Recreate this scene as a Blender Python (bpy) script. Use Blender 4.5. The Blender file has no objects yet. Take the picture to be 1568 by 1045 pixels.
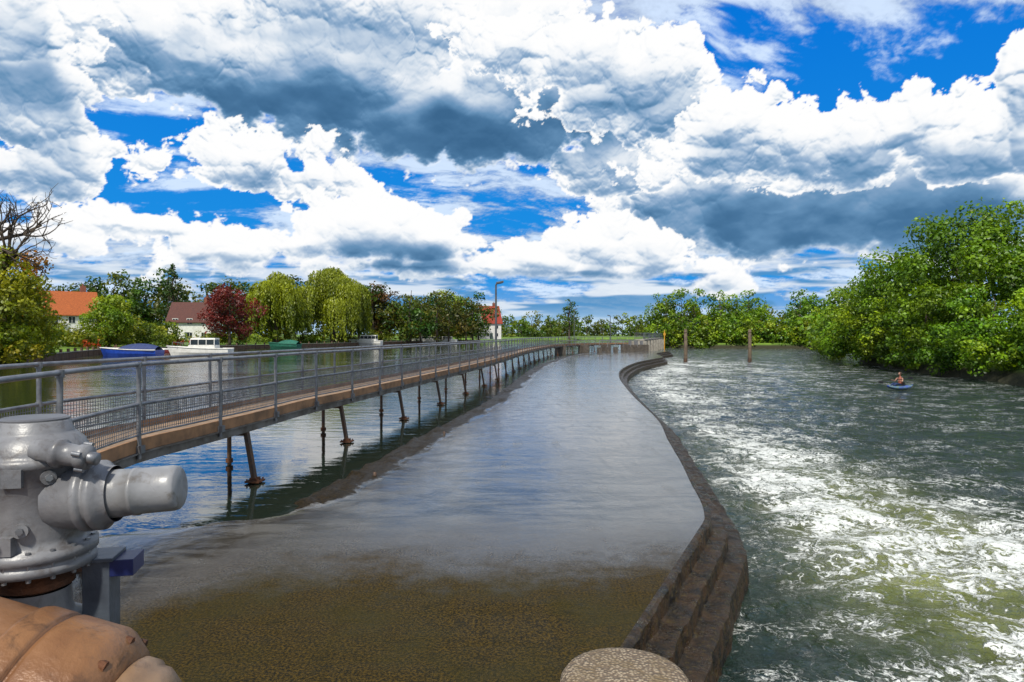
import bpy, math, random, time
import numpy as np
from mathutils import Vector, Matrix
random.seed(4); RNG=np.random.default_rng(11)
scene=bpy.context.scene
COL=scene.collection
# ------------------------------------------------------------------ node helper
class G:
    def __init__(s,nt): s.nt=nt
    def n(s,t,**kw):
        nd=s.nt.nodes.new(t)
        for k,v in kw.items(): setattr(nd,k,v)
        return nd
    def put(s,sock,v):
        if v is None: return
        if isinstance(v,bpy.types.NodeSocket): s.nt.links.new(v,sock)
        else:
            if sock.type=='RGBA' and len(v)==3: v=(*v,1)
            sock.default_value=v
    def m(s,op,a,b=None,c=None,clamp=False):
        nd=s.n('ShaderNodeMath',operation=op,use_clamp=clamp)
        s.put(nd.inputs[0],a); s.put(nd.inputs[1],b); s.put(nd.inputs[2],c)
        return nd.outputs[0]
    def vm(s,op,a,b=None,out=0,scale=None):
        nd=s.n('ShaderNodeVectorMath',operation=op)
        s.put(nd.inputs[0],a); s.put(nd.inputs[1],b)
        if scale is not None: s.put(nd.inputs['Scale'],scale)
        return nd.outputs['Value'] if op in('LENGTH','DOT_PRODUCT','DISTANCE') else nd.outputs[0]
    def noise(s,vec,scale,detail=3,rough=.5,dist=0,color=False):
        nd=s.n('ShaderNodeTexNoise'); s.put(nd.inputs['Vector'],vec)
        nd.inputs['Scale'].default_value=scale; nd.inputs['Detail'].default_value=detail
        nd.inputs['Roughness'].default_value=rough; nd.inputs['Distortion'].default_value=dist
        return nd.outputs['Color' if color else 'Fac']
    def vor(s,vec,scale,detail=0,rough=.5,feature='F1'):
        nd=s.n('ShaderNodeTexVoronoi',feature=feature); s.put(nd.inputs['Vector'],vec)
        nd.inputs['Scale'].default_value=scale
        if 'Detail' in nd.inputs: nd.inputs['Detail'].default_value=detail; nd.inputs['Roughness'].default_value=rough
        return nd.outputs['Distance']
    def mr(s,v,a,b,c=0.,d=1.,smooth=True):
        nd=s.n('ShaderNodeMapRange',interpolation_type='SMOOTHSTEP' if smooth else 'LINEAR')
        s.put(nd.inputs[0],v)
        for i,q in zip((1,2,3,4),(a,b,c,d)): s.put(nd.inputs[i],q)
        return nd.outputs[0]
    def mix(s,f,a,b,blend='MIX'):
        nd=s.n('ShaderNodeMix',data_type='RGBA',blend_type=blend)
        s.put(nd.inputs[0],f); s.put(nd.inputs[6],a); s.put(nd.inputs[7],b)
        return nd.outputs[2]
    def comb(s,x,y,z):
        nd=s.n('ShaderNodeCombineXYZ'); s.put(nd.inputs[0],x);s.put(nd.inputs[1],y);s.put(nd.inputs[2],z); return nd.outputs[0]
    def sep(s,v):
        nd=s.n('ShaderNodeSeparateXYZ'); s.put(nd.inputs[0],v); return nd.outputs
    def bump(s,h,strength,dist=.05,normal=None):
        nd=s.n('ShaderNodeBump'); s.put(nd.inputs['Height'],h); s.put(nd.inputs['Strength'],strength)
        nd.inputs['Distance'].default_value=dist
        if normal: s.put(nd.inputs['Normal'],normal)
        return nd.outputs[0]
def new_mat(name):
    m=bpy.data.materials.new(name); m.use_nodes=True
    g=G(m.node_tree); p=m.node_tree.nodes['Principled BSDF']
    return m,g,p
def mat(name,c1,c2=None,scale=4,rough=.7,metal=0,bump=.2,bscale=None,detail=3,objco=True,dirt=None):
    m,g,p=new_mat(name)
    pos=g.n('ShaderNodeNewGeometry').outputs['Position']
    c2=c2 or tuple(x*.7 for x in c1)
    f=g.mr(g.noise(pos,scale,detail,.6),.3,.7)
    col=g.mix(f,c1,c2)
    if dirt:
        col=g.mix(g.mr(g.noise(pos,scale*2.3,6,.7,.6),.50,.74,0,.8),col,dirt)
    g.put(p.inputs['Base Color'],col)
    p.inputs['Roughness'].default_value=rough
    p.inputs['Metallic'].default_value=metal
    if bump: g.put(p.inputs['Normal'],g.bump(g.noise(pos,bscale or scale*5,3,.6),bump,.02))
    return m
# ------------------------------------------------------------------ mesh builder
class MB:
    def __init__(s): s.v=[];s.f=[];s.mi=[];s.sm=[]
    def add(s,vs,fs,mi=0,smooth=False):
        o=len(s.v); s.v+= [tuple(x) for x in vs]
        for f in fs: s.f.append(tuple(i+o for i in f)); s.mi.append(mi); s.sm.append(smooth)
    def box(s,c,size,rz=0,mi=0,M=None):
        x,y,z=[q/2 for q in size]
        vs=[Vector((a*x,b*y,d*z)) for a in(-1,1) for b in(-1,1) for d in(-1,1)]
        R=M or Matrix.Rotation(rz,3,'Z')
        vs=[R@v+Vector(c) for v in vs]
        s.add(vs,[(0,1,3,2),(4,6,7,5),(0,4,5,1),(2,3,7,6),(0,2,6,4),(1,5,7,3)],mi)
    def beam(s,p0,p1,w,h,mi=0,up=(0,0,1)):
        p0=Vector(p0);p1=Vector(p1);d=(p1-p0).normalized();u=Vector(up)
        if abs(d.dot(u))>.99:u=Vector((1,0,0))
        a=d.cross(u).normalized();b=a.cross(d)
        vs=[]
        for p in(p0,p1):
            for i,j in((-1,-1),(1,-1),(1,1),(-1,1)): vs.append(p+a*i*w/2+b*j*h/2)
        s.add(vs,[(3,2,1,0),(4,5,6,7),(0,1,5,4),(1,2,6,5),(2,3,7,6),(3,0,4,7)],mi)
    def tube(s,pts,rad,seg=8,mi=0,caps=True,smooth=True):
        pts=[Vector(p) for p in pts]
        if not hasattr(rad,'__len__'): rad=[rad]*len(pts)
        vs=[];pa=None
        for i,p in enumerate(pts):
            d=(pts[min(i+1,len(pts)-1)]-pts[max(i-1,0)]).normalized()
            if pa is None: pa=d.orthogonal().normalized()
            a=(pa-d*pa.dot(d)).normalized();pa=a;b=d.cross(a)
            for k in range(seg):
                t=2*math.pi*k/seg; vs.append(p+(a*math.cos(t)+b*math.sin(t))*rad[i])
        fs=[]
        for i in range(len(pts)-1):
            for k in range(seg):
                k2=(k+1)%seg; fs.append((i*seg+k,i*seg+k2,(i+1)*seg+k2,(i+1)*seg+k))
        s.add(vs,fs,mi,smooth)
        if caps:
            n=len(pts)
            s.add([vs[k] for k in range(seg)],[tuple(reversed(range(seg)))],mi)
            s.add([vs[(n-1)*seg+k] for k in range(seg)],[tuple(range(seg))],mi)
    def lathe(s,prof,origin,axis=(0,0,1),seg=32,mi=0,smooth=False):
        ax=Vector(axis).normalized();a=ax.orthogonal().normalized();b=ax.cross(a);o=Vector(origin)
        vs=[];fs=[]
        for r,z in prof:
            for k in range(seg):
                t=2*math.pi*k/seg; vs.append(o+ax*z+(a*math.cos(t)+b*math.sin(t))*r)
        for i in range(len(prof)-1):
            for k in range(seg):
                k2=(k+1)%seg; fs.append((i*seg+k,i*seg+k2,(i+1)*seg+k2,(i+1)*seg+k))
        s.add(vs,fs,mi,smooth)
    def build(s,name,mats,parent=None,bevel=0,autosmooth=False):
        me=bpy.data.meshes.new(name); me.from_pydata(s.v,[],s.f)
        for m in (mats if isinstance(mats,(list,tuple)) else [mats]): me.materials.append(m)
        me.polygons.foreach_set('material_index',s.mi); me.polygons.foreach_set('use_smooth',s.sm)
        me.update()
        ob=bpy.data.objects.new(name,me); COL.objects.link(ob)
        if parent: ob.parent=parent
        if bevel:
            b=ob.modifiers.new('bevel','BEVEL'); b.width=bevel; b.segments=2; b.limit_method='ANGLE'
        return ob
def empty(name,loc=(0,0,0)):
    e=bpy.data.objects.new(name,None); COL.objects.link(e); e.location=loc; return e
def np_mesh(name,V,F,mats,mi=None,col=None,smooth=False,parent=None):
    me=bpy.data.meshes.new(name); n=len(F);k=F.shape[1]
    me.vertices.add(len(V)); me.vertices.foreach_set('co',np.asarray(V,dtype=np.float32).ravel())
    me.loops.add(n*k); me.loops.foreach_set('vertex_index',F.astype(np.int32).ravel())
    me.polygons.add(n); me.polygons.foreach_set('loop_start',np.arange(0,n*k,k,dtype=np.int32))
    for m in mats: me.materials.append(m)
    if mi is not None: me.polygons.foreach_set('material_index',mi.astype(np.int32))
    me.polygons.foreach_set('use_smooth',np.full(n,smooth) if not hasattr(smooth,'__len__') else smooth)
    if col is not None:
        a=me.color_attributes.new('tint','FLOAT_COLOR','POINT')
        a.data.foreach_set('color',np.concatenate([col,np.ones((len(V),1))],1).astype(np.float32).ravel())
    me.update(calc_edges=True)
    ob=bpy.data.objects.new(name,me); COL.objects.link(ob)
    if parent: ob.parent=parent
    return ob
def vnoise(x,y,seed=0):
    xi=np.floor(x).astype(np.int64);yi=np.floor(y).astype(np.int64);fx=x-xi;fy=y-yi
    fx=fx*fx*fx*(fx*(fx*6-15)+10);fy=fy*fy*fy*(fy*(fy*6-15)+10)
    def h(a,b):
        n=(a*374761393+b*668265263+seed*982451653)&0xffffffff
        n=((n^(n>>13))*1274126177)&0xffffffff
        return ((n^(n>>16))&0xffff)/65535.
    return (h(xi,yi)*(1-fx)+h(xi+1,yi)*fx)*(1-fy)+(h(xi,yi+1)*(1-fx)+h(xi+1,yi+1)*fx)*fy
def fbm(x,y,o=4,seed=0,g=.5):
    r=0;a=1;t=0
    for i in range(o): r=r+a*vnoise(x*2**i+i*17.3,y*2**i-i*9.1,seed+i);t+=a;a*=g
    return r/t
def smooth(a,b,x):
    t=np.clip((x-a)/(b-a),0,1); return t*t*(3-2*t)
def worley(x,y,seed):
    xi=np.floor(x).astype(np.int64);yi=np.floor(y).astype(np.int64);d=np.full(x.shape,9.)
    for a in(-1,0,1):
        for b in(-1,0,1):
            n=((xi+a)*374761393+(yi+b)*668265263+seed*982451653)&0xffffffff
            n=((n^(n>>13))*1274126177)&0xffffffff;n=n^(n>>16)
            px=xi+a+(n&0xff)/255.;py=yi+b+((n>>8)&0xff)/255.
            d=np.minimum(d,(x-px)**2+(y-py)**2)
    return d
# ------------------------------------------------------------------ camera
cam=bpy.data.cameras.new('camera'); cam.lens=24; cam.sensor_width=36; cam.clip_end=12000; cam.clip_start=.05
co=bpy.data.objects.new('camera',cam); COL.objects.link(co); co.location=(0,0,2.6)
co.rotation_euler=(math.radians(90-.57),0,0); scene.camera=co
scene.view_settings.view_transform='Standard'; scene.view_settings.look='None'; scene.view_settings.exposure=0
# ------------------------------------------------------------------ light
SUN_EL=52; SUN_AZ=192
w=bpy.data.worlds.new('World'); scene.world=w; w.use_nodes=True
nt=w.node_tree; g=G(nt); bg=nt.nodes['Background']
sky=g.n('ShaderNodeTexSky',sky_type='NISHITA',sun_disc=False)
sky.sun_elevation=math.radians(SUN_EL); sky.sun_rotation=math.radians(SUN_AZ)
nt.links.new(sky.outputs[0],bg.inputs[0]); bg.inputs[1].default_value=.12
sun=bpy.data.lights.new('sun','SUN'); sun.energy=4.5; sun.angle=math.radians(3); sun.color=(1,.95,.84)
so=bpy.data.objects.new('sun',sun); COL.objects.link(so); so.rotation_euler=(math.radians(90-SUN_EL),0,math.radians(180-SUN_AZ))
# ------------------------------------------------------------------ SKY DOME
def build_sky():
    az=np.concatenate([np.arange(-180,-46,3.),np.arange(-46,46,.08),np.arange(46,180.1,3.)]);az[-1]=180
    el=np.concatenate([np.arange(-1.5,31,.07),np.arange(31,50,1.)])
    U,Vv=np.meshgrid(az,el)
    LAY=[
     ([(20.7,9.4,9.5,3.1),(30.5,9.0,8.5,3.0),(14,11.6,5,2.4),(24,12,8,2.6)],
      [(21,8.6,11.5,3.2,.8),(31,8.3,8.5,2.9,.75)]),
     ([(-25.5,20.8,7.0,2.7),(-15.2,20.0,10,4.0),(-5.5,17.4,10.5,3.4),(3.0,19.2,8,3.0),(-12.2,24.8,10,2.4),(-1,24.2,5,2.0),(8.5,14.6,4.5,1.8)],
      [(-6.0,15.7,12.5,3.0,1.),(-18,18.0,9.5,2.4,.9),(-27,19.6,6,1.4,.35),(3,17.0,7.0,2.5,.85),(-12,22.8,6,1.0,.2)]),
     ([(6.0,21.9,4.0,1.9),(11.0,20.3,3.8,2.6),(8,18.6,3.6,1.3),(0,23.0,2.6,1.2),(12.8,17.4,2.4,1.3)],[(9,18,6,1.2,.35)]),
     ([(18.0,16.0,2.6,2.0),(21.5,14.4,3.1,1.8),(26.0,14.2,2.9,1.7),(30.2,14.9,2.8,1.5),(28,12.4,4.2,.9),(33.3,13.0,3.0,1.5),(38,15.0,2.3,4.2),(16.6,13.6,2.6,.9)],
      [(25,12.2,5,1.0,.5),(31,13.0,4.5,1,.45),(20,13.0,4,1,.3)]),
     ([(-36.4,20.0,4.2,2.8),(-34.6,15.6,2.9,2.6),(-31.9,12.3,2.2,1.0),(-36,10.6,2.4,.7),(-20.4,13.4,3.1,1.3),(-15.8,12.0,2.3,.6)],
      [(-34,16.2,4.5,1.6,.4),(-34,10,4,1,.3),(-19,11.9,4,.7,.4)]),
     ([(-12.1,8.4,4.6,2.0),(-7.6,7.8,3.6,1.9),(-16.9,7.2,2.4,.8),(-23.3,6.4,2.3,1.2),(-26,5.4,1.6,.6),(7.2,7.4,3.1,1.6),(2.5,6.2,2.5,1.1),(-2.2,5.7,2.6,.4),(11.6,6.6,2.5,1.4),(5,5.4,7,.4),(-29.4,7.9,1.9,.3),(-34.4,6.4,1.8,.4),(16.5,4.2,1.6,.7),(-8,5.6,8,.6)],
      [(-10,6.2,8,1.4,.75),(8,4.5,13,1.2,.7),(-21,5.4,7,.8,.5),(-34.5,5.9,4,.5,.3)]),
    ]
    def smax(a,b,k):
        h=np.clip(.5+.5*(a-b)/k,0,1);return b*(1-h)+a*h+k*h*(1-h)
    k=.42+.58*smooth(3,16,Vv)
    away=np.maximum(smooth(40,46,np.abs(U)),smooth(26.5,30,Vv))
    soft=fbm(U*.35,Vv*.7,5,23)
    xs=[0,.15,.30,.45,.60,.78,1.0]
    cr=[(.045,.135,.27),(.068,.18,.34),(.135,.285,.48),(.30,.44,.63),(.58,.68,.80),(.90,.93,.965),(1.0,1.0,1.0)]
    def layer(CL,DK,sd):
        wu=(fbm(U*.2+sd,Vv*.24,4,sd+1)-.5)*4;wv=(fbm(U*.2+9,Vv*.24+sd,4,sd+2)-.5)*2.6*k
        u=U+wu;v=Vv+wv;f=np.full(U.shape,-6.)
        for a,e,ra,re in CL:
            f=smax(f,(1-np.hypot((u-a)/ra,(v-e)/re))*re,.3)
        if sd==20: f=np.maximum(f,(fbm(U*.07,Vv*.12,4,5)-.5)*16*away-3*(1-away)-6*(away<=0))
        dark=np.zeros(U.shape)
        for a,e,ra,re,s in DK:
            dark=np.maximum(dark,s*smooth(1.4,.3,np.hypot((u-a)/ra,(v-e)/re)))
        calm=1-.88*dark
        dwx=(fbm(U*.8+sd,Vv*.8,4,sd+8)-.5)*1.3;dwy=(fbm(U*.8+7,Vv*.8+sd,4,sd+9)-.5)*1.3
        pu=U+dwx*k;pv=(Vv+dwy*k)*1.1
        oc=[]
        for i,(cell,amp) in enumerate(((3.0,1.5),(1.45,.92),(.72,.48),(.36,.25),(.18,.13))):
            oc.append(amp*(.66-worley(pu/cell+i*3.1+sd,pv/cell-i*1.7,sd+i))*k*(calm if i else 1))
        h=f+sum(oc)+(fbm(U*.6,Vv*1.0,6,sd+17,.62)-.5)*1.7*k-.04
        edgew=(fbm(U*2.5,Vv*3,5,sd+18,.65)-.5)*.45*k
        alpha=smooth(-.02,.15+.5*dark,h+edgew)
        near=np.exp(-np.clip(h,0,None)*.8)
        patch=smooth(.42,.62,fbm(U*.3+4,Vv*.4+2,3,sd+40))
        wr=np.clip(.32+.75*near+.3*patch,0,1)
        hs=np.clip(f+oc[0]*.9+oc[1]*(.45+.45*wr)+oc[2]*.78*wr+oc[3]*.50*wr+oc[4]*.30*wr,0,None)
        H=1.25*np.sqrt(hs+.08)
        gv,gu=np.gradient(H,el,az)
        nz=1/np.sqrt(1+gu**2+gv**2);nx=-gu*nz;ny=-gv*nz
        lam=np.clip(nx*.10+ny*.64+nz*.76,0,1)
        hp=np.clip(h,0,None);occ=0
        for s in(.4,.9,1.6,2.5,3.6):
            vi=np.interp(el+s,el,np.arange(len(el)));i0=np.floor(vi).astype(int);i1=np.minimum(i0+1,len(el)-1);t=(vi-i0)[:,None]
            occ=occ+np.clip(hp[i0]*(1-t)+hp[i1]*t,0,1.6)
        occ=occ/5
        thin=np.exp(-hp*2.2)
        lit=.52+.60*lam**1.1
        lit=lit*(1-.36*smooth(.35,1.5,occ)*smooth(.1,.9,hp))
        lit=lit*(1-.90*dark*smooth(.0,1.0,hp)*(1-.10*lam))
        lit=lit+thin*.24*(1-dark*.5)+(soft-.5)*.35
        lit=np.clip(lit,0,1)
        C=np.stack([np.interp(lit,xs,[c[i] for c in cr]) for i in range(3)],-1)
        return alpha[...,None],C
    t=np.clip(Vv/26,0,1)[...,None]**.8
    blue=np.array([.02,.34,.82])*(1-t)+np.array([.001,.17,.70])*t
    q=1/(np.sin(np.radians(np.clip(Vv,0,90)))+.2);X=np.sin(np.radians(U))*q;Y=np.cos(np.radians(U))*q
    a1=fbm((X+.3*Y)*3.4+.7*fbm(X*3,Y*3,4,31),(Y-.3*X)*6.5+.7*fbm(X*3+5,Y*3,4,33),8,35,.66)
    hole=np.zeros(U.shape)
    for a,e,ra,re,s in((24,19.5,9,3.2,1),(17,22,6,3,1),(-28,14,5,4,.9),(-26,9.5,7,2,1),(-10,11.8,6,1.8,.9),(31,19,7,3.4,1),(-35,8.5,5,1.3,1),(33,19,5,2.4,1),(-5,14,30,6,.3),(-22,24,6,2,.5),(0,4.5,30,1.2,.5)):
        hole=np.maximum(hole,s*smooth(1.5,.3,np.hypot((U-a)/ra,(Vv-e)/re)))
    veil=smooth(.42,.66,a1+.10-.24*hole)*.85
    veil=np.maximum(veil,smooth(5,1.5,Vv)*.35)
    vc=np.array([.66,.78,.93])*(.70+.45*smooth(.4,.7,a1))[...,None]
    S=blue*(1-veil[...,None])+vc*veil[...,None]
    b1=fbm(U*.10,Vv*.9,5,51,.6)+(fbm(U*.5,Vv*1.2,5,52)-.5)*.45
    b2=fbm(U*.12+3,Vv*1.1,5,55)
    bm=(smooth(8,4.5,Vv)*smooth(.40,.56,b1))[...,None]*.85;tt=smooth(.46,.62,b2)[...,None]
    S=S*(1-bm)+(np.array([.09,.29,.56])*(1-tt)+np.array([.80,.86,.92])*tt)*bm
    C=S
    for i,(a,b) in enumerate(LAY):
        al,cc=layer(a,b,i*20);C=C*(1-al)+cc*al
    hz=smooth(2.6,.8,Vv)[...,None]*.7
    C=C*(1-hz)+np.array([.50,.70,.90])*hz
    R=5200.;ca=np.cos(np.radians(Vv))
    P=np.stack([np.sin(np.radians(U))*ca*R,np.cos(np.radians(U))*ca*R,np.sin(np.radians(Vv))*R],-1).reshape(-1,3)
    nx_=len(az);ny_=len(el)
    ii=(np.arange(ny_-1)[:,None]*nx_+np.arange(nx_-1)[None]).ravel()
    F=np.stack([ii,ii+1,ii+nx_+1,ii+nx_],1)
    m=bpy.data.materials.new('sky_and_clouds');m.use_nodes=True;nt=m.node_tree;nt.nodes.clear()
    at=nt.nodes.new('ShaderNodeAttribute');at.attribute_name='tint'
    em=nt.nodes.new('ShaderNodeEmission');o=nt.nodes.new('ShaderNodeOutputMaterial')
    nt.links.new(at.outputs['Color'],em.inputs[0]);nt.links.new(em.outputs[0],o.inputs[0])
    m.cycles.emission_sampling='NONE'
    np_mesh('sky',P,F,[m],col=C.reshape(-1,3))
build_sky()
# ------------------------------------------------------------------ terrain
BANK=[(-45,62),(-56,92),(-52,112),(-48,132),(-41,155),(-34,185),(-12,250)]
POLY=np.array([(-75,-60),(-60,30)]+BANK+[(40,330),(110,345),(100,300),(62,240),(42,200),(36,168),(56,162),(75,160),(60,112),(41,80),(35.5,58),(34,44),(36,10),(40,-60)],float)
def sdf(px,py):
    n=len(POLY);d=np.full(px.shape,1e9);ins=np.zeros(px.shape,bool)
    for i in range(n):
        a=POLY[i];b=POLY[(i+1)%n];e=b-a
        wx=px-a[0];wy=py-a[1];t=np.clip((wx*e[0]+wy*e[1])/(e@e),0,1)
        d=np.minimum(d,np.hypot(wx-e[0]*t,wy-e[1]*t))
        c=((a[1]>py)!=(b[1]>py))&(px<(b[0]-a[0])*(py-a[1])/(b[1]-a[1]+1e-9)+a[0]); ins^=c
    return np.where(ins,-d,d)
xs=np.concatenate([[-6000,-3000,-1500,-800,-500,-350,-260],np.arange(-200,200,2.),[200,260,350,500,800,1500,3000,6000]])
ys=np.concatenate([[-6000,-1500,-600,-300,-150,-90],np.arange(-60,400,2.),[400,440,500,600,800,1200,2000,3500,7000]])
X,Y=np.meshgrid(xs,ys); S=sdf(X,Y)
Z=-3+3.5*smooth(-1.5,.4,S)+smooth(1,25,S)*(.8+.5*fbm(X*.05,Y*.05))
V=np.stack([X,Y,Z],-1).reshape(-1,3); nx=len(xs);ny=len(ys)
ii=(np.arange(ny-1)[:,None]*nx+np.arange(nx-1)[None]).ravel()
F=np.stack([ii,ii+1,ii+nx+1,ii+nx],1)
gm,g,p=new_mat('grass_ground'); pos=g.n('ShaderNodeNewGeometry').outputs['Position']
c=g.mix(g.mr(g.noise(pos,.25,4,.6),.35,.65),(.16,.27,.025),(.08,.15,.015))
zz=g.sep(pos)[2]; c=g.mix(g.mr(zz,.35,-.2),c,(.03,.03,.012))
g.put(p.inputs['Base Color'],c); p.inputs['Roughness'].default_value=.9
g.put(p.inputs['Normal'],g.bump(g.noise(pos,5,3,.7),.8,.2))
np_mesh('ground',V,F,[gm],smooth=True)
# ------------------------------------------------------------------ weir paths
PAIR=[((-9,-3),(-3.1,-3)),((-9,3),(-.3,3)),((-9,5.7),(.97,5.74)),((-9,8),(2.02,8)),((-8.5,9.1),(2.62,9.3)),((-5.5,9.6),(2.8,9.84)),((-3.6,10.2),(2.98,10.7)),((-3.15,11.9),(3.15,11.9)),((-2.85,13.6),(3.45,13.8)),((-2.35,17.2),(3.9,17)),((-1.7,21.2),(4.5,21.2)),((-.7,29),(5.3,30.5)),((.65,43),(6.6,42)),((2,55),(8.3,51.3)),((4.2,68),(11.5,63)),((6.5,80),(14.8,71.5)),((9,90),(17.1,77.6)),((12,98),(18.5,86)),((15,104),(20,94)),((19,112),(24,104))]
Lp=[a for a,b in PAIR];Rp=[b for a,b in PAIR]
def catmull(pts,sub=8,sharp=()):
    pts=[np.array(p,float) for p in pts];o=[]
    for i in range(len(pts)-1):
        p0=pts[max(i-1,0)];p1=pts[i];p2=pts[i+1];p3=pts[min(i+2,len(pts)-1)]
        for k in range(sub):
            t=k/sub
            if i in sharp: o.append(p1+(p2-p1)*t)
            else: o.append(.5*((2*p1)+(-p0+p2)*t+(2*p0-5*p1+4*p2-p3)*t*t+(-p0+3*p1-3*p2+p3)*t**3))
    o.append(pts[-1]); return np.array(o)
Lc=catmull(Lp,16,(0,1,2,3,4,5));Rc=catmull(Rp,16,(0,1,2,3))
nu=120; U=np.linspace(0,1,nu)**1.2
A=Lc[:,None,:]*(1-U[None,:,None])+Rc[:,None,:]*U[None,:,None]
z=.012*(fbm(A[...,0]*.5,A[...,1]*.5,3,2)-.5)
dist=(U[None]*np.hypot(*(Rc-Lc).T)[:,None])
rimw_=.30+.75*fbm(A[...,1]*.9,A[...,0]*.2,4,77)
rim=np.exp(-(dist/rimw_)**4)*(A[...,1]>9.9)*(A[...,0]>-4.2)
z=z+rim*(.018+.17*(fbm(A[...,0]*5,A[...,1]*3,4,8,.6)-.5))
yb=np.interp(A[...,0],[-9,-8.5,-5.5,-3.6,-2.9],[9.0,9.1,9.6,10.2,11.5])
dd_=yb-A[...,1]+(fbm(A[...,0]*.9,A[...,1]*1.3,5,61,.6)-.5)*1.8
z=z-.10*smooth(1.1,-.1,dd_)*smooth(-2.9,-3.9,A[...,0])
V=np.concatenate([A,z[...,None]],-1)
V[:,0,2]-=.3
V=V.reshape(-1,3); n0=len(Lc)
ii=(np.arange(n0-1)[:,None]*nu+np.arange(nu-1)[None]).ravel()
F=np.stack([ii,ii+1,ii+nu+1,ii+nu],1)
m,g,p=new_mat('wet_algae_concrete'); pos=g.n('ShaderNodeNewGeometry').outputs['Position']
px,py,pz=g.sep(pos)
n1=g.noise(pos,.9,4,.6); n2=g.noise(pos,5,4,.7); n3=g.noise(pos,42,3,.75)
yy=g.m('ADD',g.m('ADD',py,g.m('MULTIPLY',g.m('SUBTRACT',n1,.5),2.2)),g.m('MULTIPLY',g.m('SUBTRACT',n2,.5),1.4))
yy=g.m('ADD',yy,g.mr(px,-2.6,-4.4,0,2.4))
dry=g.mr(yy,8.5,6.7); damp=g.mr(yy,10.2,8.2)
brown=g.mix(g.mr(n3,.40,.64),(.010,.008,.002),(.085,.052,.006))
brown=g.mix(g.mr(n1,.40,.66,0,.6),brown,(.034,.029,.005))
brown=g.mix(g.mr(n2,.50,.75,0,.65),brown,(.012,.011,.003))
streak=g.noise(g.vm('MULTIPLY',pos,(.5,2.0,1)),1.2,6,.68,1.2)
st2=g.noise(g.vm('MULTIPLY',pos,(3.0,.5,1)),1.0,4,.6,.6)
conc=g.mix(g.mr(streak,.38,.64),(.025,.022,.018),(.115,.108,.095))
conc=g.mix(g.mr(n1,.45,.75,0,.7),conc,(.025,.019,.011))
gran=g.mix(g.mr(n3,.42,.60),(.012,.009,.006),(.095,.077,.055))
conc=g.mix(g.m('MULTIPLY',damp,.9),conc,gran)
col=g.mix(dry,conc,brown)
rr=g.sep(g.n('ShaderNodeAttribute',attribute_name='tint').outputs['Color'])[0]
rimk=g.mr(g.m('ADD',rr,g.m('MULTIPLY',g.m('SUBTRACT',n2,.5),1.3)),.38,.60)
col=g.mix(rimk,col,g.mix(g.mr(n3,.4,.6),(.005,.004,.002),(.032,.020,.005)))
g.put(p.inputs['Base Color'],col)
rg=g.m('ADD',g.m('ADD',g.m('ADD',g.mr(streak,.42,.66,.03,.19),g.mr(st2,.5,.68,0,.12)),g.m('MULTIPLY',damp,.04)),g.m('MULTIPLY',dry,.55))
rg=g.m('ADD',rg,g.m('MULTIPLY',rimk,.35))
g.put(p.inputs['Roughness'],rg)
g.put(p.inputs['IOR'],g.m('SUBTRACT',g.m('SUBTRACT',2.1,g.m('MULTIPLY',rimk,.85)),g.m('ADD',g.m('MULTIPLY',damp,.35),g.m('MULTIPLY',dry,.50))))
rip=g.noise(g.vm('MULTIPLY',pos,(1.3,.9,1)),1.8,7,.66,1.6)
hgt=g.m('ADD',g.m('MULTIPLY',rip,.22),g.m('MULTIPLY',g.m('MULTIPLY',n3,g.m('ADD',.04,g.m('ADD',g.m('MULTIPLY',damp,.16),g.m('MULTIPLY',dry,.7)))),.5))
hgt=g.m('ADD',hgt,g.m('MULTIPLY',rimk,g.m('MULTIPLY',g.m('SUBTRACT',n2,.45),.7)))
g.put(p.inputs['Normal'],g.bump(hgt,.7,.05))
apron_mat=m
np_mesh('weir_apron',V,F,[apron_mat],col=np.repeat(rim.reshape(-1,1),3,1),smooth=True)
m,g,p=new_mat('mossy_step_concrete'); geo=g.n('ShaderNodeNewGeometry');pos=geo.outputs['Position']; nzz=g.sep(geo.outputs['Normal'])[2]
c=g.mix(g.mr(g.noise(pos,4,6,.7),.38,.62),(.060,.030,.010),(.007,.005,.003))
c=g.mix(g.mr(g.noise(pos,18,4,.7),.52,.66,0,.8),c,(.095,.064,.012))
c=g.mix(g.m('MULTIPLY',g.mr(nzz,.5,.9),.4),c,(.018,.014,.008))
g.put(p.inputs['Base Color'],c); g.put(p.inputs['Roughness'],g.mr(g.noise(pos,5,4,.6),.35,.65,.15,.75)); p.inputs['IOR'].default_value=1.4
g.put(p.inputs['Normal'],g.bump(g.m('ADD',g.noise(pos,4,6,.7),g.m('MULTIPLY',g.noise(pos,25,4,.7),.4)),1.,.09)); step_mat=m
prof=[(-.02,.012),(.03,.006),(.06,-.012),(.075,-.19),(.10,-.205),(.26,-.208),(.29,-.222),(.305,-.42),(.34,-.432),(.50,-.436),(.545,-.455),(.57,-.7),(.62,-1.6)]
def offset(path):
    N=[]
    for i in range(len(path)):
        d=path[min(i+1,len(path)-1)]-path[max(i-1,0)]; d=d/np.hypot(*d); N.append((d[1],-d[0]))
    return np.array(N)
def resample(path,step):
    s=np.concatenate([[0],np.cumsum(np.hypot(*np.diff(path,axis=0).T))]); t=np.arange(0,s[-1],step)
    return np.stack([np.interp(t,s,path[:,0]),np.interp(t,s,path[:,1])],1)
Rr=np.concatenate([resample(Rc[:120],.06),resample(Rc[120:],.4)]);Nn=offset(Rr)
for _ in range(10): Nn[1:-1]=(Nn[:-2]+Nn[1:-1]*2+Nn[2:])/4
V=[]
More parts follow.
